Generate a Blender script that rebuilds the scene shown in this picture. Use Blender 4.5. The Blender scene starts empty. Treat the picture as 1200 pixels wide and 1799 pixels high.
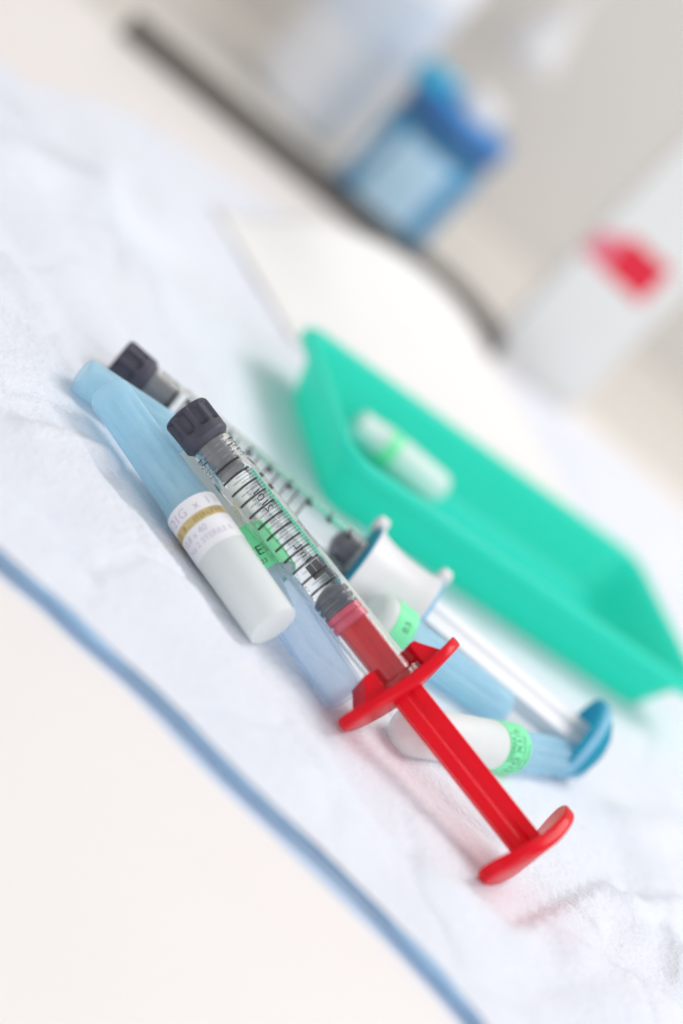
import bpy, bmesh, math, random
from mathutils import Vector, Matrix, noise
random.seed(7)
MM = 0.001
sc = bpy.context.scene
COL = sc.collection
R = math.radians

# ------------------------------------------------------------------ camera
ELEV, ROLL, DIST = R(18.0), R(43.5), 620.0
VIEW = Vector((0, math.cos(ELEV), -math.sin(ELEV)))
UP = Vector((0, math.sin(ELEV), math.cos(ELEV)))
RT = Vector((1, 0, 0))
cam_d = bpy.data.cameras.new('camera')
cam = bpy.data.objects.new('camera', cam_d)
COL.objects.link(cam)
xc = RT * math.cos(ROLL) + UP * math.sin(ROLL)
yc = -RT * math.sin(ROLL) + UP * math.cos(ROLL)
zc = -VIEW
m = Matrix((xc, yc, zc)).transposed().to_4x4()
m.translation = -VIEW * DIST * MM
cam.matrix_world = m
cam_d.sensor_fit = 'HORIZONTAL'
cam_d.sensor_width = 24.0
cam_d.lens = 85.0
cam_d.clip_start = 0.01
cam_d.clip_end = 20.0
cam_d.dof.use_dof = True
cam_d.dof.focus_distance = 0.531
cam_d.dof.aperture_fstop = 4.2
sc.camera = cam

# ------------------------------------------------------------------ light
world = bpy.data.worlds.new('World')
sc.world = world
world.use_nodes = True
bg = world.node_tree.nodes['Background']
bg.inputs[0].default_value = (0.96, 0.975, 1.0, 1)
bg.inputs[1].default_value = 0.62


def area(name, loc, target, size, power, col):
    l = bpy.data.lights.new(name, 'AREA')
    l.shape = 'RECTANGLE'
    l.size, l.size_y = size
    l.energy = power
    l.color = col
    o = bpy.data.objects.new(name, l)
    COL.objects.link(o)
    o.location = Vector(loc)
    o.rotation_euler = (Vector(target) - Vector(loc)).to_track_quat('-Z', 'Y').to_euler()
    return o


area('ceiling_softbox', (0.35, 0.35, 1.0), (0.0, -0.03, 0), (0.55, 0.55), 6.6, (1.0, 0.985, 0.96))
area('window_light', (0.8, -0.85, 0.7), (0, 0.08, 0), (0.7, 0.8), 5.8, (0.9, 0.95, 1.0))

sc.view_settings.view_transform = 'Standard'
sc.view_settings.look = 'None'
sc.view_settings.exposure = 0.0
sc.view_settings.gamma = 1.0
sc.view_settings.use_curve_mapping = False
sc.render.engine = 'CYCLES'
cy = sc.cycles
cy.use_denoising = True
cy.max_bounces = 24
cy.transmission_bounces = 20
cy.transparent_max_bounces = 32
cy.diffuse_bounces = 5
cy.glossy_bounces = 8
cy.caustics_refractive = True
cy.caustics_reflective = True
cy.blur_glossy = 0.3
cy.sample_clamp_indirect = 8.0


# ------------------------------------------------------------------ materials
def mat(name):
    mt = bpy.data.materials.new(name)
    mt.use_nodes = True
    nt = mt.node_tree
    b = nt.nodes['Principled BSDF']
    return mt, nt, b, nt.nodes['Material Output']


def setp(b, **k):
    names = dict(col='Base Color', rough='Roughness', ior='IOR', trans='Transmission Weight', spec='Specular IOR Level',
                 metal='Metallic', coat='Coat Weight', sss='Subsurface Weight', ssr='Subsurface Radius', sscale='Subsurface Scale',
                 sheen='Sheen Weight')
    for kk, v in k.items():
        if kk == 'col' and len(v) == 3:
            v = (*v, 1)
        b.inputs[names[kk]].default_value = v


def bump(nt, b, height, strength, dist):
    n = nt.nodes.new('ShaderNodeBump')
    n.inputs['Strength'].default_value = strength
    n.inputs['Distance'].default_value = dist
    nt.links.new(height, n.inputs['Height'])
    nt.links.new(n.outputs[0], b.inputs['Normal'])
    return n


def tex_noise(nt, scale, detail=3, rough=0.55, stretch=None):
    tc = nt.nodes.new('ShaderNodeTexCoord')
    mp = nt.nodes.new('ShaderNodeMapping')
    if stretch:
        mp.inputs['Scale'].default_value = stretch
    nt.links.new(tc.outputs['Object'], mp.inputs[0])
    n = nt.nodes.new('ShaderNodeTexNoise')
    n.inputs['Scale'].default_value = scale
    n.inputs['Detail'].default_value = detail
    n.inputs['Roughness'].default_value = rough
    nt.links.new(mp.outputs[0], n.inputs['Vector'])
    return n


def ramp(nt, src, stops):
    r = nt.nodes.new('ShaderNodeValToRGB')
    el = r.color_ramp.elements
    el[0].position, el[0].color = stops[0][0], (*stops[0][1], 1)
    el[1].position, el[1].color = stops[-1][0], (*stops[-1][1], 1)
    for p, c in stops[1:-1]:
        e = el.new(p)
        e.color = (*c, 1)
    nt.links.new(src, r.inputs[0])
    return r


def plastic(name, col, rough=0.35, translucent=0.0, tcol=None, clear=0.0, ccol=None, micro=0.15, var=0.06, spec=0.5):
    """Moulded plastic: gloss over body colour, partly translucent and, for thin walls, partly clear."""
    mt, nt, b, out = mat(name)
    n = tex_noise(nt, 260, 3)
    c0 = tuple(c * (1 - var) for c in col)
    c1 = tuple(min(1, c * (1 + var)) for c in col)
    rp = ramp(nt, n.outputs[0], [(0.3, c0), (0.7, c1)])
    nt.links.new(rp.outputs[0], b.inputs['Base Color'])
    setp(b, rough=rough, ior=1.48, spec=spec)
    n2 = tex_noise(nt, 900, 2)
    bump(nt, b, n2.outputs[0], micro, 0.00008)
    last = b.outputs[0]
    if translucent:
        t = nt.nodes.new('ShaderNodeBsdfTranslucent')
        t.inputs[0].default_value = (*(tcol or col), 1)
        mx = nt.nodes.new('ShaderNodeMixShader')
        mx.inputs[0].default_value = translucent
        nt.links.new(last, mx.inputs[1])
        nt.links.new(t.outputs[0], mx.inputs[2])
        last = mx.outputs[0]
    if clear:
        t = nt.nodes.new('ShaderNodeBsdfTransparent')
        t.inputs[0].default_value = (*(ccol or col), 1)
        mx = nt.nodes.new('ShaderNodeMixShader')
        mx.inputs[0].default_value = clear
        nt.links.new(last, mx.inputs[1])
        nt.links.new(t.outputs[0], mx.inputs[2])
        last = mx.outputs[0]
    nt.links.new(last, out.inputs[0])
    return mt


def glass(name, col=(1, 1, 1), rough=0.0, ior=1.48):
    mt, nt, b, out = mat(name)
    setp(b, col=col, rough=rough, ior=ior, trans=1.0)
    return mt


def ink(name, col):
    mt, nt, b, out = mat(name)
    n = tex_noise(nt, 1500, 2)
    rp = ramp(nt, n.outputs[0], [(0.25, tuple(c * 0.85 for c in col)), (0.8, tuple(min(1, c * 1.3 + 0.01) for c in col))])
    nt.links.new(rp.outputs[0], b.inputs['Base Color'])
    setp(b, rough=0.55)
    return mt


M = {}
M['red'] = plastic('red_plastic', (0.86, 0.003, 0.020), 0.24, 0.30, (0.98, 0.008, 0.03), spec=0.35)
M['pink'] = plastic('pink_plastic', (0.95, 0.10, 0.20), 0.4, 0.1, (0.95, 0.12, 0.2))
M['cap'] = plastic('slate_rubber', (0.062, 0.060, 0.085), 0.48, micro=0.5, var=0.18)
M['stopper'] = plastic('grey_rubber', (0.13, 0.14, 0.175), 0.30, var=0.1)
M['plug'] = plastic('pale_rubber', (0.24, 0.24, 0.26), 0.35, var=0.08)
M['glass'] = glass('barrel_glass', (0.985, 0.995, 0.99))
M['sheath'] = plastic('blue_sheath', (0.66, 0.89, 1.0), 0.15, 0.5, (0.76, 0.93, 1.0), 0.52, (0.91, 0.97, 1.0), micro=0.25)
M['sheath_clear'] = plastic('clear_blue_sheath', (0.64, 0.82, 0.97), 0.12, 0.35, (0.74, 0.88, 1.0), 0.80, (0.94, 0.97, 1.0), micro=0.2)
M['white'] = plastic('milky_plastic', (0.94, 0.96, 0.95), 0.42, 0.35, (0.97, 0.985, 0.98), var=0.02)
M['hardwhite'] = plastic('white_plastic', (0.86, 0.85, 0.86), 0.35, 0.12, (0.9, 0.9, 0.92), var=0.015)
M['teal'] = plastic('teal_plastic', (0.008, 0.38, 0.52), 0.3, 0.45, (0.10, 0.78, 0.95))
M['skyblue'] = plastic('sky_blue_plastic', (0.36, 0.74, 0.93), 0.32, 0.4, (0.5, 0.86, 1.0))
M['paper_label'] = plastic('label_paper', (0.90, 0.88, 0.90), 0.6, var=0.02)
M['gold'] = plastic('gold_print', (0.62, 0.48, 0.22), 0.5, var=0.25)
M['green_label'] = plastic('green_label', (0.21, 0.84, 0.42), 0.5, var=0.03)
M['ink'] = ink('black_ink', (0.012, 0.010, 0.012))
M['fineink'] = ink('grey_ink', (0.055, 0.05, 0.055))
M['greenink'] = ink('dark_green_ink', (0.002, 0.05, 0.018))
M['greyprint'] = ink('faded_ink', (0.60, 0.54, 0.66))
M['brownprint'] = ink('brown_ink', (0.30, 0.20, 0.08))
M['steel'] = plastic('steel', (0.55, 0.56, 0.58), 0.25)
M['steel'].node_tree.nodes['Principled BSDF'].inputs['Metallic'].default_value = 1
M['tray'] = plastic('green_tray', (0.04, 0.74, 0.60), 0.28, 0.5, (0.20, 1.0, 0.85), var=0.03, spec=0.3)
M['tub'] = plastic('blue_tub', (0.03, 0.30, 0.58), 0.28, 0.1, (0.3, 0.6, 0.9))
M['tubshine'] = plastic('painted_tub_highlight', (0.55, 0.79, 0.97), 0.25, var=0.03)  # pale blue that paints the highlight onto the tub's front
M['navy'] = plastic('navy_plastic', (0.03, 0.20, 0.52), 0.3)
M['maroon'] = plastic('dark_band', (0.06, 0.02, 0.05), 0.4)
M['tealcap'] = plastic('teal_lid', (0.03, 0.42, 0.66), 0.3)
M['bottle'] = plastic('white_bottle', (0.84, 0.85, 0.88), 0.3, var=0.02)
M['bottleprint'] = plastic('bottle_print', (0.72, 0.78, 0.88), 0.4)
M['carton'] = plastic('white_card', (0.88, 0.865, 0.85), 0.55, var=0.015)
M['redprint'] = plastic('red_print', (0.85, 0.012, 0.05), 0.4)
M['pinkprint'] = plastic('pale_red_print', (0.88, 0.22, 0.30), 0.45)
M['rail'] = plastic('smoked_acrylic', (0.13, 0.122, 0.114), 0.3, 0.0, None, 0.56, (0.62, 0.60, 0.58))
M['cord'] = plastic('white_cord', (0.82, 0.8, 0.78), 0.6)

# painted / laminate surfaces
mt, nt, b, out = mat('white_laminate')
n = tex_noise(nt, 9, 4)
rp = ramp(nt, n.outputs[0], [(0.3, (0.825, 0.77, 0.748)), (0.7, (0.845, 0.795, 0.775))])
nt.links.new(rp.outputs[0], b.inputs['Base Color'])
setp(b, rough=0.38)
bump(nt, b, tex_noise(nt, 700, 2).outputs[0], 0.06, 0.0002)
M['table'] = mt
mt, nt, b, out = mat('greige_laminate')
n = tex_noise(nt, 6, 4)
rp = ramp(nt, n.outputs[0], [(0.3, (0.63, 0.59, 0.54)), (0.7, (0.68, 0.64, 0.595))])
nt.links.new(rp.outputs[0], b.inputs['Base Color'])
setp(b, rough=0.5)
M['counter'] = mt
mt, nt, b, out = mat('greige_wall_paint')
n = tex_noise(nt, 5, 5)
rp = ramp(nt, n.outputs[0], [(0.3, (0.665, 0.63, 0.59)), (0.7, (0.72, 0.685, 0.65))])
nt.links.new(rp.outputs[0], b.inputs['Base Color'])
setp(b, rough=0.7)
bump(nt, b, tex_noise(nt, 300, 3).outputs[0], 0.15, 0.0004)
M['wall'] = mt

# non-woven drape: fibres, pulp flecks
mt, nt, b, out = mat('nonwoven_drape')
n = tex_noise(nt, 30, 6, 0.6)
rp = ramp(nt, n.outputs[0], [(0.3, (0.785, 0.805, 0.875)), (0.55, (0.81, 0.825, 0.885)), (0.75, (0.83, 0.833, 0.88))])
fl = tex_noise(nt, 900, 4, 0.7, (1, 0.35, 1))
rf = ramp(nt, fl.outputs[0], [(0.22, (0.88, 0.90, 0.94)), (0.48, (1, 1, 1))])
mixc = nt.nodes.new('ShaderNodeMix')
mixc.data_type = 'RGBA'
mixc.blend_type = 'MULTIPLY'
mixc.inputs['Factor'].default_value = 0.8
nt.links.new(rp.outputs[0], mixc.inputs['A'])
nt.links.new(rf.outputs[0], mixc.inputs['B'])
nt.links.new(mixc.outputs['Result'], b.inputs['Base Color'])
setp(b, rough=0.85, spec=0.2)
f1 = tex_noise(nt, 420, 5, 0.7, (1, 0.5, 1))
f2 = tex_noise(nt, 1500, 3, 0.6, (0.4, 1, 1))
ad = nt.nodes.new('ShaderNodeMath')
ad.operation = 'ADD'
nt.links.new(f1.outputs[0], ad.inputs[0])
nt.links.new(f2.outputs[0], ad.inputs[1])
bump(nt, b, ad.outputs[0], 0.65, 0.0009)
M['drape'] = mt
M['hem'] = plastic('blue_film', (0.50, 0.72, 0.97), 0.5, 0.45, (0.66, 0.85, 1.0), var=0.12)
M['film'] = plastic('thin_blue_film', (0.66, 0.79, 0.95), 0.3, 0.4, (0.7, 0.84, 1.0), 0.72, (0.92, 0.96, 1.0), var=0.05)
M['sheet'] = plastic('cream_paper', (0.90, 0.88, 0.865), 0.75, 0.12, (0.9, 0.87, 0.84), micro=0.3, var=0.02)


# ------------------------------------------------------------------ mesh helpers (all in millimetres)
class MB:
    def __init__(self):
        self.v, self.f = [], []

    def add(self, verts, faces):
        o = len(self.v)
        self.v += [tuple(p) for p in verts]
        self.f += [tuple(i + o for i in q) for q in faces]
        return self

    def loft(self, rings, closed=False, cap=True):
        n = len(rings[0])
        vs = [p for r in rings for p in r]
        fs = []
        k = len(rings)
        for i in range(k if closed else k - 1):
            a, c = i * n, ((i + 1) % k) * n
            for j in range(n):
                fs.append((a + j, a + (j + 1) % n, c + (j + 1) % n, c + j))
        if cap and not closed:
            fs.append(tuple(reversed(range(n))))
            fs.append(tuple(range((k - 1) * n, k * n)))
        return self.add(vs, fs)

    def lathe(self, prof, seg=48, closed=False, mod=None, cap=True, ysc=1.0, zsc=1.0):
        """Profile (x, r) turned about the x axis; theta 0 faces +z, 90 faces +y."""
        rings = []
        for x, r in prof:
            ring = []
            for j in range(seg):
                t = 2 * math.pi * j / seg
                rr = r * (mod(x, t) if mod else 1)
                ring.append((x, rr * math.sin(t) * ysc, rr * math.cos(t) * zsc))
            rings.append(ring)
        return self.loft(rings, closed, cap)

    def box(self, x0, x1, y0, y1, z0, z1):
        vs = [(x, y, z) for x in (x0, x1) for y in (y0, y1) for z in (z0, z1)]
        return self.add(vs, [(0, 1, 3, 2), (4, 6, 7, 5), (0, 4, 5, 1), (2, 3, 7, 6), (0, 2, 6, 4), (1, 5, 7, 3)])

    def prism(self, poly, x0, x1):
        """(y, z) outline pushed along x."""
        return self.loft([[(x0, y, z) for y, z in poly], [(x1, y, z) for y, z in poly]])

    def rot(self, ang):
        c, s = math.cos(ang), math.sin(ang)
        self.v = [(x, y * c - z * s, y * s + z * c) for x, y, z in self.v]
        return self

    def shift(self, dx=0, dy=0, dz=0):
        self.v = [(x + dx, y + dy, z + dz) for x, y, z in self.v]
        return self

    def build(self, name, material, parent=None, bevel=0, seg=2, sub=0, sharp=35):
        me = bpy.data.meshes.new(name)
        me.from_pydata([(x * MM, y * MM, z * MM) for x, y, z in self.v], [], self.f)
        bm = bmesh.new()
        bm.from_mesh(me)
        bmesh.ops.recalc_face_normals(bm, faces=bm.faces)
        bm.to_mesh(me)
        bm.free()
        for p in me.polygons:
            p.use_smooth = True
        me.set_sharp_from_angle(angle=R(sharp))
        me.materials.append(material)
        o = bpy.data.objects.new(name, me)
        COL.objects.link(o)
        if parent:
            o.parent = parent
        if bevel:
            md = o.modifiers.new('bevel', 'BEVEL')
            md.width = bevel * MM
            md.segments = seg
            md.limit_method = 'ANGLE'
            md.angle_limit = R(40)
        if sub:
            md = o.modifiers.new('sub', 'SUBSURF')
            md.levels = md.render_levels = sub
        return o


def tag(o, label=None, cat=None, group=None, kind=None):
    for k, v in (('label', label), ('category', cat), ('group', group), ('kind', kind)):
        if v:
            o[k] = v
    return o


def empty(name, mw=None):
    o = bpy.data.objects.new(name, None)
    COL.objects.link(o)
    o.empty_display_size = 0.005
    if mw:
        o.matrix_world = mw
    return o


CAMP = -VIEW * DIST


def frame(p0, p1, roll=0.0):
    """Local x from p0 to p1, z turned towards the viewer's side, y up the other way."""
    p0, p1 = Vector(p0), Vector(p1)
    x = (p1 - p0).normalized()
    f = Vector((0, -0.93, 0.37))
    z = (f - x * f.dot(x)).normalized()
    y = z.cross(x)
    mw = Matrix((x, y, z)).transposed().to_4x4()
    mw = mw @ Matrix.Rotation(roll, 4, 'X')
    mw.translation = p0 * MM
    return mw


def text_mesh(body, size):
    """Flat glyphs as (verts, faces) in millimetres, lower left at 0, 0; returns width too."""
    cu = bpy.data.curves.new('lettering', 'FONT')
    cu.body = body
    cu.size = size
    cu.resolution_u = 3
    ob = bpy.data.objects.new('lettering', cu)
    COL.objects.link(ob)
    dg = bpy.context.evaluated_depsgraph_get()
    dg.update()
    me = bpy.data.meshes.new_from_object(ob.evaluated_get(dg))
    vs = [(v.co.x, v.co.y) for v in me.vertices]
    fs = [tuple(p.vertices) for p in me.polygons]
    bpy.data.objects.remove(ob)
    bpy.data.curves.remove(cu)
    bpy.data.meshes.remove(me)
    w = max([v[0] for v in vs] + [0.01])
    return vs, fs, w


def wrap(mb, vs, fs, r, s0, th0, along='x', flip=1):
    """Lay flat glyphs on a cylinder. along 'x': read along the axis (flip -1: towards smaller x, turned half round);
    'c': read round the circumference, towards larger theta; 'b': printed on the far side, reading towards smaller x."""
    out = []
    rad = r if callable(r) else (lambda x: r)
    for a, c in vs:
        if along == 'x':
            s, t = s0 + flip * a, th0 + flip * c / rad(s0)
        elif along == 'b':
            s, t = s0 - a, th0 - c / rad(s0)
        else:
            s, t = s0 + c * flip, th0 - flip * a / rad(s0)
        rr = rad(s)
        out.append((s, rr * math.sin(t), rr * math.cos(t)))
    return mb.add(out, fs)


def patch(mb, r, x0, x1, t0, t1, n=None):
    """A printed strip on a cylinder between axial x0..x1 and angles t0..t1 (radians)."""
    n = n or max(2, int(abs(t1 - t0) / 0.08) + 1)
    vs, fs = [], []
    for i in range(n + 1):
        t = t0 + (t1 - t0) * i / n
        for x in (x0, x1):
            vs.append((x, r * math.sin(t), r * math.cos(t)))
    for i in range(n):
        fs.append((2 * i, 2 * i + 1, 2 * i + 3, 2 * i + 2))
    return mb.add(vs, fs)


# ------------------------------------------------------------------ the setting
YAW = math.atan2(0.303, 0.953)
setm = Matrix.Rotation(YAW, 4, 'Z')
BACK0 = Vector((-169, 221, 0))          # a point on the rear edge of the trolley top


def setting(name, mb, material, **k):
    o = mb.build(name, material, **k)
    mw = setm.copy()
    mw.translation = BACK0 * MM
    o.matrix_world = mw
    tag(o, kind='structure')
    return o


setting('tabletop', MB().box(-900, 1100, -1100, 3, -21, -1.2), M['table'], bevel=1.5)
setting('counter', MB().box(-900, 1100, 6, 176, -24, -4), M['counter'], bevel=1.5)
setting('wall', MB().box(-900, 1100, 176.5, 200, -60, 600), M['wall'])

# low smoked guard rail on the trolley's rear edge, bending towards the viewer at its corner
mb = MB()
path = [(0, -4)]
path += [(x, -4) for x in range(8, 141, 12)]
for k in range(1, 9):
    a = R(90 - k * 11.25)
    path.append((140 + 26 * math.cos(a), -30 + 26 * math.sin(a)))
path += [(166, -38)]
rings = []
for i, (x, y) in enumerate(path):
    q = path[min(i + 1, len(path) - 1)]
    p = path[max(i - 1, 0)]
    d = Vector((q[0] - p[0], q[1] - p[1])).normalized()
    nrm = Vector((-d.y, d.x)) * 1.3
    rings.append([(x - nrm.x, y - nrm.y, -1.2), (x + nrm.x, y + nrm.y, -1.2), (x + nrm.x, y + nrm.y, 9.0), (x - nrm.x, y - nrm.y, 9.0)])
mb.loft(rings)
rail = mb.build('guard_rail', M['rail'], bevel=0.5)
mw = setm.copy()
mw.translation = BACK0 * MM
rail.matrix_world = mw
tag(rail, 'low smoky grey guard rail along the rear edge of the white table', 'rail')

# ------------------------------------------------------------------ the drape


def sstep(a, b, x):
    t = min(1, max(0, (x - a) / (b - a)))
    return t * t * (3 - 2 * t)


def seg_sd(px, py, a, b):
    """(signed distance to the line a-b, position along it 0..1)"""
    dx, dy = b[0] - a[0], b[1] - a[1]
    L = math.hypot(dx, dy)
    return ((px - a[0]) * dy - (py - a[1]) * dx) / L, ((px - a[0]) * dx + (py - a[1]) * dy) / L / L


def front_edge(x):
    y = -165.5 + 0.9 * math.sin(x / 19.0) + 0.5 * math.sin(x / 7.3 + 1)
    y += 3.0 * sstep(-40, -26, x) - 2.5 * sstep(-10, 20, x)
    y -= 46 * sstep(66, 150, x) ** 1.2
    return y


def back_edge(x):
    pts = [(-260, 40), (-152, 84), (-137, 138), (-105, 166), (-30, 215), (0, 244), (90, 268), (200, 300)]
    for (x0, y0), (x1, y1) in zip(pts, pts[1:]):
        if x <= x1:
            t = max(0, (x - x0) / (x1 - x0))
            return y0 + (y1 - y0) * t
    return pts[-1][1]


def drape_z(x, y):
    z = 0.0
    p = Vector((x * 0.018, y * 0.018, 0.3))
    z += 0.7 * noise.noise(p) + 0.35 * noise.noise(p * 2.7 + Vector((4, 1, 0)))
    # creases: raised flaps and wrinkles
    d, t = seg_sd(x, y, (-48, -103), (46, -137))       # flap in front of the needles
    w = sstep(-0.15, 0.05, t) * (1 - sstep(0.85, 1.15, t))
    z += 3.0 * w * sstep(-1.5, 2.6, d) * (1 - 0.75 * sstep(8, 42, d))
    d, t = seg_sd(x, y, (-62, -118), (-45, -90))      # its end, turning away
    z += 2.2 * math.exp(-(d / 4) ** 2) * sstep(-0.1, 0.15, t) * (1 - sstep(0.9, 1.1, t))
    for a, b2, h, wd in (((-110, -66), (-64, -70), 1.3, 5), ((-140, -20), (-70, -62), 1.1, 6), ((-130, 20), (-90, 60), 1.6, 8),
                         ((-140, 60), (-70, 20), 1.4, 9), ((-120, 90), (-100, 20), 1.2, 7), ((122, -62), (125, -98), 1.6, 2.6),
                         ((106, -78), (128, -42), 1.2, 3), ((95, -40), (128, 10), 0.9, 6), ((60, -140), (90, -130), 1.0, 6)):
        d, t = seg_sd(x, y, a, b2)
        z += 1.8 * h * math.exp(-(d / wd) ** 2) * sstep(-0.2, 0.2, t) * (1 - sstep(0.8, 1.2, t))
    # step at the lower right: a second layer lapped over
    d, t = seg_sd(x, y, (84, -131), (101, -72))
    z += 3.2 * sstep(-0.5, 1.3, d) * sstep(-0.15, 0.25, t) * (1 - sstep(0.95, 1.2, t)) * (1 - sstep(30, 70, d))
    vd = noise.voronoi(Vector((x * 0.024 + 0.25 * noise.noise(p * 3), y * 0.020, 0.4)))[0]
    z += 1.5 * vd[0] - 0.9 * sstep(0.07, 0.0, vd[1] - vd[0])
    # crisp flat folds: one layer lapping the next
    for a, b2, h, wd in (((-150, -40), (-62, -92), 1.7, 26), ((-135, 30), (-60, -30), 1.6, 30), ((-60, -135), (-28, -150), 1.4, 30), ((112, -20), (128, -60), 1.8, 20), ((92, -118), (126, -104), 1.5, 24), ((-150, 10), (-95, 95), 1.6, 34)):
        d, t = seg_sd(x, y, a, b2)
        z += h * sstep(-0.5, 0.9, d) * (1 - sstep(wd * 0.4, wd, d)) * sstep(-0.1, 0.15, t) * (1 - sstep(0.85, 1.1, t))
    vd = noise.voronoi(Vector((x * 0.055, y * 0.05, 3.1)))[0]
    z += 0.9 * vd[0] - 1.3
    # flatten where things lie
    k = math.exp(-(((x + 8) / 62) ** 2 + ((y + 62) / 34) ** 2) ** 2)
    z = z * (1 - 0.85 * k)
    k = math.exp(-(((x - 32) / 62) ** 2 + ((y - 40) / 50) ** 2) ** 2)
    z = z * (1 - 0.85 * k)
    k = math.exp(-(((x + 25) / 85) ** 2 + ((y - 145) / 75) ** 2) ** 2)
    z = z * (1 - 0.8 * k)
    z *= 0.12 + 0.88 * sstep(0, 16, y - front_edge(x))
    return max(z, -0.6) + 0.9


mb = MB()
NX, NY = 250, 300
X0, X1 = -260, 200
vs = []
for i in range(NX + 1):
    x = X0 + (X1 - X0) * i / NX
    ya, yb = front_edge(x), back_edge(x)
    for j in range(NY + 1):
        t = j / NY
        y = ya + (yb - ya) * (t ** 1.25)
        crisp = 0.16 * noise.noise(Vector((x * 0.11, y * 0.11, 2))) + 0.10 * noise.noise(Vector((x * 0.35, y * 0.35, 5)))
        vs.append((x, y, drape_z(x, y) + crisp))
fs = []
for i in range(NX):
    for j in range(NY):
        a = i * (NY + 1) + j
        fs.append((a, a + NY + 1, a + NY + 2, a + 1))
mb.add(vs, fs)
drape = mb.build('surgical_drape', M['drape'], sharp=80)
md = drape.modifiers.new('thick', 'SOLIDIFY')
md.thickness = 0.0006
md.offset = -1
tag(drape, 'pale bluish-white creased non-woven drape spread under the syringes', 'drape')
# blue film hem folded along the near edge, with a thin film border lying on the table before it
rings, film = [], []
for i in range(241):
    x = X0 + (X1 - X0) * i / 240
    y = front_edge(x)
    z = drape_z(x, y)
    hr = 0.65 + 0.15 * math.sin(x / 11.0) + 0.9 * math.exp(-((x + 22) / 9) ** 2) + 1.0 * math.exp(-((x - 72) / 8) ** 2)
    ring = []
    for k in range(12):
        a = 2 * math.pi * k / 12
        ring.append((x, y - 0.6 + hr * 1.2 * math.cos(a), max(-1.1, z - 0.6 + hr * 0.8 * math.sin(a))))
    rings.append(ring)
    fw = 4.6 + 0.8 * math.sin(x / 23.0) + 0.4 * math.sin(x / 6.1)
    film.append([(x, y - fw, -1.05), (x, y - fw * 0.5, -0.8 + 0.3 * math.sin(x / 5.0)), (x, y - 1.0, -0.2), (x, y - 1.0, -0.5), (x, y - fw * 0.5, -1.0 + 0.1 * math.sin(x / 5.0)), (x, y - fw, -1.15)])
hem = MB().loft(rings).build('hem', M['hem'], drape, sharp=70)
hem['label'] = 'blue film hem along the near edge'
MB().loft(film).build('film_border', M['film'], drape, sharp=70)

# curled cream paper behind the tray
mb = MB()
NU, NV = 44, 26
FL, FR, BL, BR = Vector((-44, 78, 0)), Vector((66, 150, 0)), Vector((-93, 126, 0)), Vector((2, 214, 0))
vs = []
for i in range(NU + 1):
    u = i / NU
    for j in range(NV + 1):
        v = j / NV
        p = (FL * (1 - u) + FR * u) * (1 - v) + (BL * (1 - u) + BR * u) * v
        lift = 2.1 + (17.0 * math.sin(math.pi * min(1, u * 1.03)) ** 0.8 * v ** 1.8 + 3.0 * v * u + 2.0 * math.sin(u * 5 + v * 3) * v) * sstep(0.0, 0.3, u)
        p = p + Vector((0, 0, lift)) + Vector((-0.6, 0.5, 0)) * (6 * math.sin(math.pi * u) * v * v)
        vs.append(p)
fs = [(i * (NV + 1) + j, (i + 1) * (NV + 1) + j, (i + 1) * (NV + 1) + j + 1, i * (NV + 1) + j + 1) for i in range(NU) for j in range(NV)]
mb.add(vs, fs)
o = mb.build('paper_sheet', M['sheet'], sharp=80)
md = o.modifiers.new('thick', 'SOLIDIFY')
md.thickness = 0.0003
tag(o, 'blank cream paper sheet curling up behind the green tray', 'paper')


# ------------------------------------------------------------------ syringes
def wing_plate(half_len, half_w, thick, bend, tip_thin=0.75, n=36, power=4.0, xmid=0.0, rnd=0.27):
    """Oblong plate across the axis, long way along y, tips bent towards smaller x."""
    mb = MB()
    rings = []
    for i in range(n + 1):
        a = -math.pi / 2 + math.pi * i / n
        y = half_len * math.sin(a)
        q = abs(y) / half_len
        hz = max(0.35, half_w * (1 - q ** power) ** 0.5)
        th = thick * (1 - (1 - tip_thin) * q) * (0.45 if i in (0, n) else 1)
        xm = xmid - bend * q ** 1.8
        ring = []
        r = min(th * rnd, hz * 0.9)
        for cx, cz, a0 in ((1, 1, 0), (-1, 1, 90), (-1, -1, 180), (1, -1, 270)):
            for k in range(4):
                aa = R(a0 + 30 * k)
                ring.append((xm + cx * (th / 2 - r) + r * math.cos(aa), y, cz * (hz - r) + r * math.sin(aa)))
        rings.append(ring)
    return mb.loft(rings)


def cross_poly(h, t, bev=0.25):
    a, b2 = h, t / 2
    return [(a, -b2), (a, b2), (b2, b2), (b2, a), (-b2, a), (-b2, b2), (-a, b2), (-a, -b2), (-b2, -b2), (-b2, -a), (b2, -a), (b2, -b2)]


def make_cap(root, r=5.5, L=9.3):
    prof = [(0.7, 0.01), (0.7, r * 0.55), (0.25, r * 0.6), (0.0, r * 0.8), (0.12, r * 0.93), (0.6, r * 0.985), (1.2, r)]
    xs = [1.3 + 0.35 * k for k in range(18)]
    prof += [(x, r * (1.0 - 0.004 * (x - 1.2))) for x in xs]
    prof += [(7.7, r * 0.985), (8.1, r * 0.955), (8.45, r * 0.89), (L - 0.25, r * 0.80), (L, r * 0.76), (L, 0.01)]
    nfl = 9

    def mod(x, t):
        ph = (t * nfl / (2 * math.pi)) % 1.0
        d = abs(ph - 0.5) * 2 * math.pi * r / nfl / 2 * 1.0   # mm from the flute's centre line
        end = 0
        if x > 5.0:
            end = x - 5.0
        dd = math.hypot(d, end)
        depth = 1 - sstep(0.42, 0.78, dd)
        if x < 1.15 or x > 6.2:
            depth = 0
        return 1 - 0.17 * depth

    return MB().lathe(prof, 160, mod=mod).build('cap', M['cap'], root, sharp=50)


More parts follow.
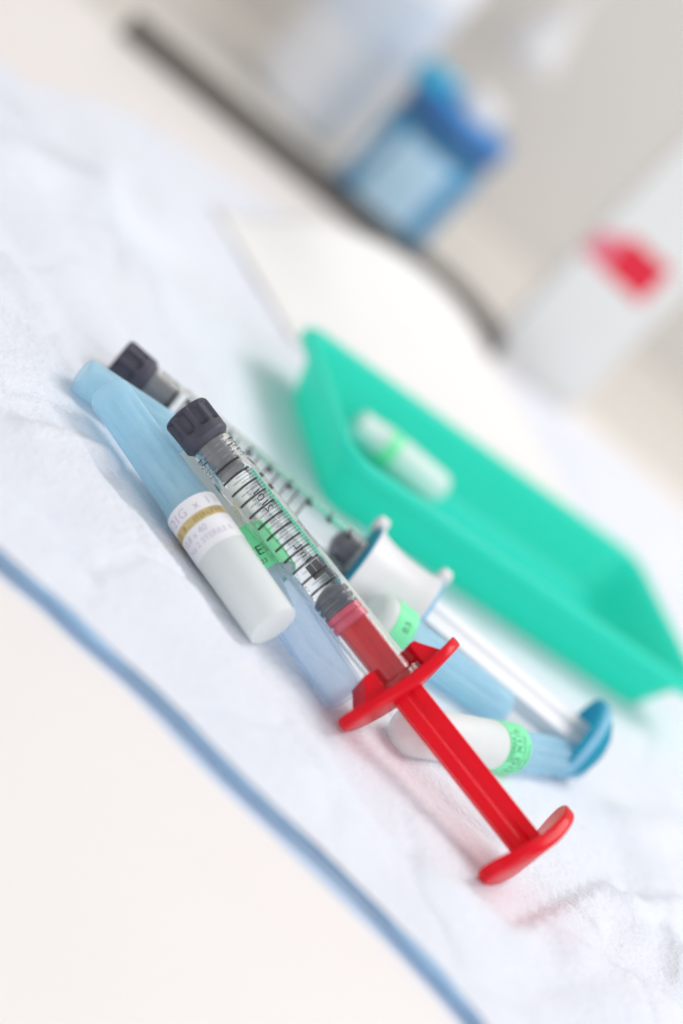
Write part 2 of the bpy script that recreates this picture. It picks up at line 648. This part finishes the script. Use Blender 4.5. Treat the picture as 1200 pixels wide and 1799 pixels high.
def make_syringe(name, p0, p1, L, spec):
    root = empty(name, frame(p0, p1))
    make_cap(root)
    ro, ri = 5.0, 4.42
    bx0, bx1 = 8.6, spec['barrel_end']
    # glass barrel with neck threads, closed hollow wall
    outer = [(bx0, 3.5), (bx0 + 0.05, 4.35), (9.6, 4.5)]
    for c in (10.9, 12.2, 13.9, 15.0):
        outer += [(c - 0.42, 4.5), (c - 0.22, 4.68), (c, 4.76), (c + 0.22, 4.68), (c + 0.42, 4.5)]
    outer += [(16.0, 4.55), (16.7, 4.75), (17.6, 4.95), (18.4, ro), (bx1 - 2.0, ro), (bx1 - 1.8, 5.3), (bx1 - 1.5, 6.6), (bx1 - 0.3, 6.6), (bx1, 6.3), (bx1, ri)]
    inner = [(19.2, ri), (18.0, 4.3), (16.9, 3.95), (16.2, 3.7)]
    barrel = MB().lathe(outer + inner, 72, closed=True).build('barrel', M['glass'], root, sharp=40)
    MB().lathe([(8.0, 0.02), (8.0, 3.3), (12.5, 3.3), (16.4, 3.2), (17.0, 3.2), (17.1, 0.02)], 48).build('plug', M['plug'], root)
    # stopper: dome, ribs
    s = spec['stopper']
    rp = 4.36
    prof = [(s, 0.02), (s + 0.15, 1.0), (s + 0.6, 2.3), (s + 1.3, 3.4), (s + 2.0, rp - 0.12), (s + 2.3, rp), (s + 3.0, rp), (s + 3.2, rp - 0.55), (s + 3.7, rp - 0.6),
            (s + 3.95, rp), (s + 4.7, rp), (s + 4.9, rp - 0.55), (s + 5.4, rp - 0.6), (s + 5.6, rp - 0.1), (s + 6.2, rp - 0.1), (s + 6.2, 0.02)]
    MB().lathe(prof, 56).build('stopper', M['stopper'], root)
    # plunger
    pl = spec['plunger']
    q = s + 6.25
    plm = MB()
    h_, t_ = spec['rod_h'], spec['rod_t']
    plm.prism([(h_, -t_), (h_, t_), (0.9, t_), (0.5, t_ - 0.45), (-0.5, t_ - 0.45), (-0.9, t_), (-h_, t_), (-h_, -t_)], q + 3.5, L - 3.0)
    plm.rot(spec['rod_rot'])
    plunger = plm.build('plunger_rod', M[pl], root, bevel=0.35, seg=3)
    ring = [(q, 0.02), (q, 3.9), (q + 0.2, 4.33), (q + 1.5, 4.33), (q + 1.7, 3.7), (q + 2.0, 3.65), (q + 2.2, 4.33), (q + 3.5, 4.33), (q + 3.7, 3.8), (q + 3.7, 0.02)]
    MB().lathe(ring, 56).build('seal_ring', M[spec['ring']], plunger)
    if spec['style'] == 'red':
        rl = spec['wing_rot']
        g = wing_plate(16.6, 7.6, 2.9, 1.9, 0.85, xmid=bx1 + 1.4).rot(rl)
        grip = g.build('finger_grip', M['red'], root, sharp=50)
        for sgn, y0, y1 in ((1, 5.3, 7.6), (-1, 5.3, 8.4)):
            lug = MB()
            sh = [(bx1 - 5.6, sgn * y0), (bx1 - 5.6, sgn * (y1 - 0.6)), (bx1 - 4.6, sgn * y1), (bx1 - 0.6, sgn * (y1 + 3.2)), (bx1 + 0.6, sgn * (y1 + 3.6)), (bx1 + 0.6, sgn * y0)]
            lug.loft([[(x, y, -4.6) for x, y in sh], [(x, y, 4.6) for x, y in sh]])
            lug.rot(rl)
            lug.build('clip', M['red'], grip, bevel=0.3, seg=2)
        web = MB()
        web.prism([(-8.6, -5.6), (8.6, -5.6), (8.6, -5.05), (-8.6, -5.05)], bx1 - 3.2, bx1 + 0.6).rot(rl)
        web.build('clip', M['red'], grip, bevel=0.2)
        th = wing_plate(13.8, 8.2, 3.4, 2.6, 0.8, xmid=L - 1.7, power=3.0).rot(rl - R(16))
        th.build('thumb_rest', M['red'], plunger, sharp=50)
    else:
        rl = spec['wing_rot']
        g0 = bx1 - 19.5
        prof = [(g0, 5.2), (g0, 13.7), (g0 + 0.8, 13.4), (g0 + 2.2, 12.8), (g0 + 5, 12.3), (g0 + 9, 12.1), (g0 + 13, 12.2), (g0 + 16, 12.5), (g0 + 18, 13.0), (g0 + 19, 13.1), (g0 + 19, 5.2)]
        grip = MB().lathe(prof, 64, closed=True, zsc=0.82).shift(0, -4.4, 0).rot(rl).build('finger_grip', M['hardwhite'], root, sharp=40)
        MB().lathe([(g0 - 0.7, 5.2), (g0 - 0.7, 13.2), (g0 - 0.4, 13.5), (g0 - 0.05, 13.5), (g0 - 0.05, 5.2)], 64, closed=True, zsc=0.82).shift(0, -4.4, 0).rot(rl).build('grip_rim', M['teal'], grip)
        MB().lathe([(g0 + 19.05, 5.2), (g0 + 19.05, 12.9), (g0 + 19.4, 13.1), (g0 + 19.9, 12.8), (g0 + 19.9, 5.2)], 64, closed=True, zsc=0.82).shift(0, -4.4, 0).rot(rl).build('grip_rim', M['skyblue'], grip)
        for xx in (g0 - 0.4, g0 + 19.4):
            t = MB()
            t.lathe([(xx - 1.7, 0.02), (xx - 1.7, 1.4), (xx - 1.1, 2.3), (xx + 1.1, 2.3), (xx + 1.7, 1.4), (xx + 1.7, 0.02)], 20)
            t.shift(0, 9.8, 0).rot(rl)
            t.build('tab', M['hardwhite'], grip)
        # dished, knurled thumb cup, hollow towards the rod
        prof = [(L + 1.0, 0.02), (L + 0.7, 3.0), (L - 0.3, 6.0), (L - 2.2, 8.6), (L - 5.2, 10.6), (L - 7.2, 11.2), (L - 7.8, 10.8), (L - 6.8, 10.0), (L - 4.6, 8.0), (L - 3.0, 5.6), (L - 2.2, 3.0), (L - 2.0, 0.02)]

        def kn(x, t):
            return 1 + (0.022 if (int(t * 40 / (2 * math.pi) * 2) % 2) else 0) * sstep(L - 3.2, L - 5.0, x)
        MB().lathe(prof, 160, mod=kn, zsc=0.92).rot(rl).build('thumb_rest', M['teal'], plunger, sharp=50)
        MB().lathe([(L - 6.4, 11.0), (L - 6.0, 11.5), (L - 4.9, 11.2), (L - 3.9, 10.4), (L - 4.2, 9.9)], 96, closed=True, zsc=0.92).rot(rl).build('rim', M['skyblue'], plunger)
    # printing
    bold, fine = MB(), MB()
    rr = ro + 0.035
    nt_ = spec['ticks']
    for k in range(nt_):
        x = 15.9 + 3.06 * k
        rk = rr if x > 18.4 else 4.62 if x < 16.4 else rr
        patch(bold, rk, x - 0.26, x + 0.26, R(-44), R(42))
        if k < nt_ - 1:
            for j in (1, 2, 3):
                xx = x + 0.755 * j
                a = (-6, -22, -2)[j - 1]
                if xx > 18.2:
                    patch(fine, rr, xx - 0.07, xx + 0.07, R(a), R(50))
    for th in (57, 62, -60):
        patch(fine, rr, 18.6, spec['stopper'] + 0.5, R(th) - 0.008, R(th) + 0.008, 1)
    if spec['print']:
        for body, size, s0, th, al, fl in (('2101', 3.1, 28.2, 170, 'b', 1), ('R.M', 2.8, 36.5, 222, 'b', 1), ('1mL', 3.0, 42.4, 172, 'b', 1),
                                          ('2-01', 3.0, 53.2, 168, 'b', 1), ('220086/03', 1.75, 42.0, 72, 'x', -1), ('MAX', 1.6, 52.0, 232, 'b', 1), ('SA', 1.6, 47.6, 228, 'b', 1),
                                          ('0.5', 1.5, 45.0, 238, 'b', 1)):
            v_, f_, w_ = text_mesh(body, size)
            wrap(bold if size > 2 else fine, v_, f_, rr, s0, R(th), al, fl)
        # two solid blocks and tabs printed on the far side
        for xa, xb, ta, tb in ((42.6, 45.0, 142, 163), (42.6, 45.0, 165, 183), (45.15, 46.2, 142, 183), (21.2, 22.2, 60, 82), (24.3, 25.6, 60, 82)):
            patch(fine, rr, xa, xb, R(ta), R(tb))
        for ta in (60, 82):
            patch(fine, rr, 19.6, 25.6, R(ta) - 0.01, R(ta) + 0.01, 1)
    else:
        for k in range(9):
            v_, f_, w_ = text_mesh('%d' % (k + 1), 2.6)
            wrap(bold, v_, f_, rr, 20.2 + 6.12 * k, R(58), 'x', -1)
            patch(bold, rr, 19.0 + 6.12 * k, 20.6 + 6.12 * k, R(20), R(34))
    bold.build('printed_scale', M['ink'], barrel)
    fine.build('fine_print', M['fineink'], barrel)
    return root


P1A, P1B = (-39.8, -89.6, 21.0), (79.3, -112.9, 11.0)
P2A, P2B = (-63.3, -52.4, 6.5), (83.5, -32.0, 10.0)
s1 = make_syringe('syringe', P1A, P1B, 122.6,
                  dict(barrel_end=76.0, stopper=49.6, plunger='red', ring='pink', rod_h=3.45, rod_t=1.6, rod_rot=R(-14), style='red', wing_rot=R(-25), ticks=12, print=True))
tag(s1, 'glass syringe with red plunger and slate cap lying on top of the blue needle cases', 'syringe')
s2 = make_syringe('syringe', P2A, P2B, 150.2,
                  dict(barrel_end=94.0, stopper=66.5, plunger='hardwhite', ring='hardwhite', rod_h=4.0, rod_t=2.6, rod_rot=R(-40), style='white', wing_rot=R(-14), ticks=14, print=False))
tag(s2, 'glass syringe with white plunger and teal thumb rest, lying nearer the green tray', 'syringe')


# ------------------------------------------------------------------ needle cases
def make_case(name, p0, p1, tube=36.0, lab=(35.0, 46.5), kind='green', tube_mat='sheath', r=6.5, rt=5.0, roll=0.0, end_dome=1.2, words=(), small_end=4.6):
    """Blue ribbed tube from p0, paper seal, milky cap up to p1."""
    L = (Vector(p1) - Vector(p0)).length
    root = empty(name, frame(p0, p1, roll))

    def rib(x, t):
        k = sstep(3, 9, x) * (1 - sstep(tube - 6, tube - 3, x))
        return 1 - 0.16 * k * (0.5 + 0.5 * math.cos(8 * t)) ** 4

    n = 16
    prof = [(0.0, 0.02), (0.0, small_end - 1.1), (0.35, small_end - 0.4), (1.2, small_end)]
    for k in range(1, n):
        x = 1.2 + (tube - 1.2) * k / n
        prof.append((x, small_end + (rt - small_end) * min(1, x / 30) + (0.7 * sstep(tube - 6, tube, x))))
    prof.append((tube, rt + 0.7))
    inn = [(x, max(0.02, rr - 0.75)) for x, rr in prof[3:]][::-1]
    MB().lathe(prof + inn + [(1.2, 0.02)], 64, mod=rib).build('tube', M[tube_mat], root, sharp=45)
    # needle hub inside the tube
    MB().lathe([(tube - 9, 0.02), (tube - 9, 1.5), (tube - 3, 2.4), (tube - 0.5, 2.6), (tube + 3, 2.8), (tube + 3, 0.02)], 24).build('hub', M['white'], root)
    # cap
    c0 = lab[0] + 0.6
    prof = [(c0, rt - 0.2), (c0 + 0.05, r - 0.4), (c0 + 0.5, r - 0.12), (lab[1] + 1, r - 0.1), (L - end_dome * 1.6, r - 0.35), (L - end_dome * 0.7, r - 0.9), (L - 0.1, r - 0.7 - end_dome), (L, r - 1.3 - end_dome), (L, 0.02)]
    MB().lathe(prof, 56, mod=lambda x, t: 1 - 0.012 * (0.5 + 0.5 * math.cos(10 * t)) * sstep(lab[1], lab[1] + 4, x)).build('cap', M['white'], root, sharp=50)
    # paper seal
    r2 = r + 0.03
    la, lb = lab
    seal = MB().lathe([(la, r2 - 0.3), (la, r2), (lb, r2), (lb, r2 - 0.3)], 72, closed=True)
    lo = seal.build('label', M['green_label' if kind == 'green' else 'paper_label'], root, sharp=30)
    rr = r2 + 0.03
    if kind == 'gold':
        g = MB()
        patch(g, rr, la + 4.0, la + 6.2, R(-175), R(175), 60)
        g.build('gold_band', M['gold'], lo)
        t = MB()
        for body, size, s0, th in (('21G  x  1 1/2', 3.0, la + 3.2, -60), ('0,8 x 40', 2.2, la + 8.6, -62), ('STERILE R', 1.9, la + 10.9, -20), ('No 2', 1.9, la + 10.9, -64)):
            v_, f_, w_ = text_mesh(body, size)
            wrap(t, v_, f_, rr, s0, R(th), 'c', -1)
        t.build('lettering', M['greyprint'], lo)
        t = MB()
        for body, size, s0, th in (('2   8', 1.7, la + 5.8, -62), ('STERILE EO', 1.5, la + 5.7, -10)):
            v_, f_, w_ = text_mesh(body, size)
            wrap(t, v_, f_, rr + 0.03, s0, R(th), 'c', -1)
        t.build('band_lettering', M['brownprint'], lo)
    elif words:
        t = MB()
        for body, size, s0, th, al, fl in words:
            if body == '[]':                           # an outlined box: size holds its axial width
                wd, ang = size
                for xa, xb, ta, tb in ((s0, s0 + 0.12, th, ang), (s0 + wd, s0 + wd + 0.12, th, ang), (s0, s0 + wd, th, th + 1.4), (s0, s0 + wd, ang - 1.4, ang)):
                    patch(t, rr, xa, xb, R(ta), R(tb))
                continue
            v_, f_, w_ = text_mesh(body, size)
            wrap(t, v_, f_, rr, s0, R(th), al, fl)
        t.build('lettering', M['greenink'], lo)
    return root


a = make_case('needle_case', (-56.2, -81.9, 9.4), (6.3, -112.2, 7.6), tube=38, lab=(36.0, 48.5), kind='gold', r=6.0, rt=5.3, small_end=4.9, end_dome=0.12)
tag(a, 'blue needle case with gold-banded white label, nearest the drape hem', 'needle case')
b_ = make_case('needle_case', (27.6, -108.6, 5.9), (-32.9, -79.8, 10.5), tube=33, lab=(32.0, 43.5), kind='green', tube_mat='sheath_clear', r=6.5, rt=5.3, small_end=5.0, roll=R(0), end_dome=0.6,
               words=(('CE', 3.4, 35.4, 14, 'c', 1), ('0123', 1.6, 33.2, 10, 'c', 1), ('I', 2.4, 40.5, 30, 'c', 1)))
tag(b_, 'clear blue needle case with green CE label wedged under the red syringe', 'needle case')
e_ = make_case('needle_case', (-64.2, -76.0, 5.9), (-21.0, -59.4, 7.6), tube=30, lab=(29.5, 36), kind='gold', r=6.0, rt=4.9, small_end=4.4)
tag(e_, 'blue ribbed needle case whose tip pokes out beneath the gold-banded one', 'needle case')
c_ = make_case('needle_case', (83.0, -32.0, 5.8), (42.0, -99.6, 6.0), tube=34, lab=(33.0, 42.5), kind='green', r=6.0, rt=5.0, small_end=4.8, end_dome=2.8,
               words=(('STERILE', 1.6, 40.5, 22, 'c', 1), ('[]', (2.0, 26), 40.1, -40, 'c', 1), ('21G X1/2', 3.0, 37.4, 62, 'c', 1), ('REF HPC-UNITED', 1.4, 35.5, 64, 'c', 1), ('Manufacture', 1.4, 33.7, 50, 'c', 1)))
tag(c_, 'needle case with milky domed cap and green X1/2 label behind the red plunger', 'needle case')
d_ = make_case('needle_case', (60.4, -42.6, 6.0), (20.9, -61.9, 7.2), tube=35.0, lab=(34.5, 40.3), kind='green', r=6.4, rt=5.0, small_end=4.7,
               words=(('0.5', 2.4, 36.4, -5, 'c', 1),))
tag(d_, 'blue needle case half hidden between the red syringe and the white plunger', 'needle case')

# ------------------------------------------------------------------ green tray


def rrect(hx, hy, r, z, n=9):
    ring = []
    for cx, cy, a0 in ((1, 1, 0), (-1, 1, 90), (-1, -1, 180), (1, -1, 270)):
        for k in range(n + 1):
            aa = R(a0 + 90 * k / n)
            ring.append((cx * (hx - r) + r * math.cos(aa), cy * (hy - r) + r * math.sin(aa), z))
    return ring


HX, HY, H = 67.0, 36.5, 15.0
mb = MB()
prof = [(-10.5, 4, 0.0), (-9.6, 4.5, 0.1), (-8.6, 5, 0.6), (-6.8, 6, 4.5), (-4.8, 6.5, 9.6), (-4.2, 7, 11.6), (-0.6, 8, 12.0), (0.0, 8, 13.0), (-0.2, 8, 14.4), (-0.8, 8, 15.0), (-3.4, 7, 14.9), (-4.4, 6.6, 13.6),
        (-5.8, 6.2, 10.4), (-8.0, 6, 5.2), (-9.6, 6, 2.4), (-10.8, 5.5, 1.7), (-14.0, 4, 1.5)]
mb.loft([rrect(HX + d, HY + d, r, z * 1.18) for d, r, z in prof])
tray_mw = Matrix.Rotation(R(29), 4, 'Z')
tray_mw.translation = Vector((32.0, 44.5, 1.0)) * MM
tray = mb.build('tray', M['tray'], sharp=60)
tray.matrix_world = tray_mw
tag(tray, 'shallow translucent green plastic tray behind the syringes', 'tray')

v_ = make_case('needle_case', (-14.0, 39.0, 9.0), (16.5, 50.0, 8.2), tube=10, lab=(9.5, 13.5), kind='green', tube_mat='white', r=4.8, rt=4.2, small_end=3.8, end_dome=1.5)
tag(v_, 'needle case with green band and white cap lying in the green tray', 'needle case')

# ------------------------------------------------------------------ things on the counter behind


def upright(name, loc, rz=0.0):
    mw = Matrix.Translation(Vector(loc) * MM) @ Matrix.Rotation(rz, 4, 'Z') @ Matrix.Rotation(R(-90), 4, 'Y')
    return empty(name, mw)       # local x points up


t = upright('wipes_tub', (-68, 301, -4))
MB().lathe([(0, 0.02), (0, 19.5), (0.8, 20.6), (2, 21.2), (38, 21.3), (40, 20.6), (41.5, 19.4), (43, 19.4), (43, 0.02)], 64).build('body', M['tub'], t)
patch(patch(MB(), 21.45, 4, 36, R(-128), R(-62), 24), 21.42, 12, 30, R(-52), R(-38), 5).build('label', M['tubshine'], t)  # pale patches: centre highlight painted on, sides left darker to look round
MB().lathe([(41.6, 18), (41.6, 21.4), (44.4, 21.4), (44.4, 18)], 64, closed=True).build('neck_band', M['maroon'], t)
lid = MB().lathe([(44.5, 0.02), (44.5, 21.2), (45.2, 22.0), (50, 22.0), (53.0, 20.4), (54, 17), (54, 0.02)], 64).build('lid', M['navy'], t)
k = MB().lathe([(54.1, 0.02), (54.1, 9.0), (60, 8.6), (62, 7.0), (62.4, 0.02)], 40).shift(0, 0, 0)
k.v = [(x * 1.0, y - 3, z - 3) for x, y, z in k.v]
k.build('flip_cap', M['hardwhite'], lid)
k = MB().lathe([(54.1, 0.02), (54.1, 9.4), (61.5, 9.0), (63, 7.5), (63.2, 0.02)], 40)
k.v = [(x - 4, y - 6, z + 15) for x, y, z in k.v]
k.build('hinge_lug', M['tealcap'], lid)
tag(t, 'light blue wipes tub with navy lid behind the guard rail', 'tub')

t = upright('plastic_bottle', (-121, 342, -4))
MB().lathe([(0, 0.02), (0, 19), (1.2, 22.5), (4, 24.2), (8, 24.6), (84, 24.6), (94, 21), (100, 13), (104, 9.5), (104, 0.02)], 64).build('body', M['bottle'], t)
MB().lathe([(40, 24.4), (40, 24.75), (70, 24.75), (70, 24.4)], 64, closed=True).build('label', M['bottleprint'], t)
MB().lathe([(104.2, 0.02), (104.2, 11), (120, 10.6), (121, 9.5), (121, 0.02)], 40).build('cap', M['hardwhite'], t)
tag(t, 'tall white plastic bottle beside the blue tub', 'bottle')

# white carton with red mark
mw = Matrix.Translation(Vector((15.0, 266, -4)) * MM) @ Matrix.Rotation(R(6), 4, 'Z')
t = empty('carton', mw)
body = MB().box(-18.5, 18.5, -10, 10, 0, 118).build('body', M['carton'], t, bevel=0.6)
MB().box(-17.8, 17.8, -9.4, 9.4, 118.1, 119.4).build('flap', M['carton'], t, bevel=0.3)


def on_face(pts, y, name, material, parent):
    MB().add([(x, y, z) for x, z in pts], [tuple(range(len(pts)))]).build(name, material, parent)


on_face([(-9, 52), (10, 52), (10, 68), (-9, 68)], -10.03, 'red_mark', M['redprint'], body)
on_face([(-18.2, 52), (-9, 52), (-9, 66), (-18.2, 62)], -10.03, 'pale_mark', M['pinkprint'], body)
tag(t, 'tall white carton with a red mark on its front', 'carton')

# pull cord with knob, hanging in front of the wall from above the picture
t = upright('pull_cord', (-72, 398, 60))
MB().lathe([(0, 0.02), (0.2, 7), (1.5, 11), (5, 13), (10, 12.8), (16, 10), (21, 8), (28, 7), (28.6, 4.6), (28.6, 0.02)], 48).build('knob', M['hardwhite'], t)
MB().lathe([(28, 0.02), (28, 3.4), (480, 3.4), (480, 0.02)], 16).build('cord', M['cord'], t)
tag(t, 'white bell-shaped knob hanging on a pull cord before the wall', 'pull cord')
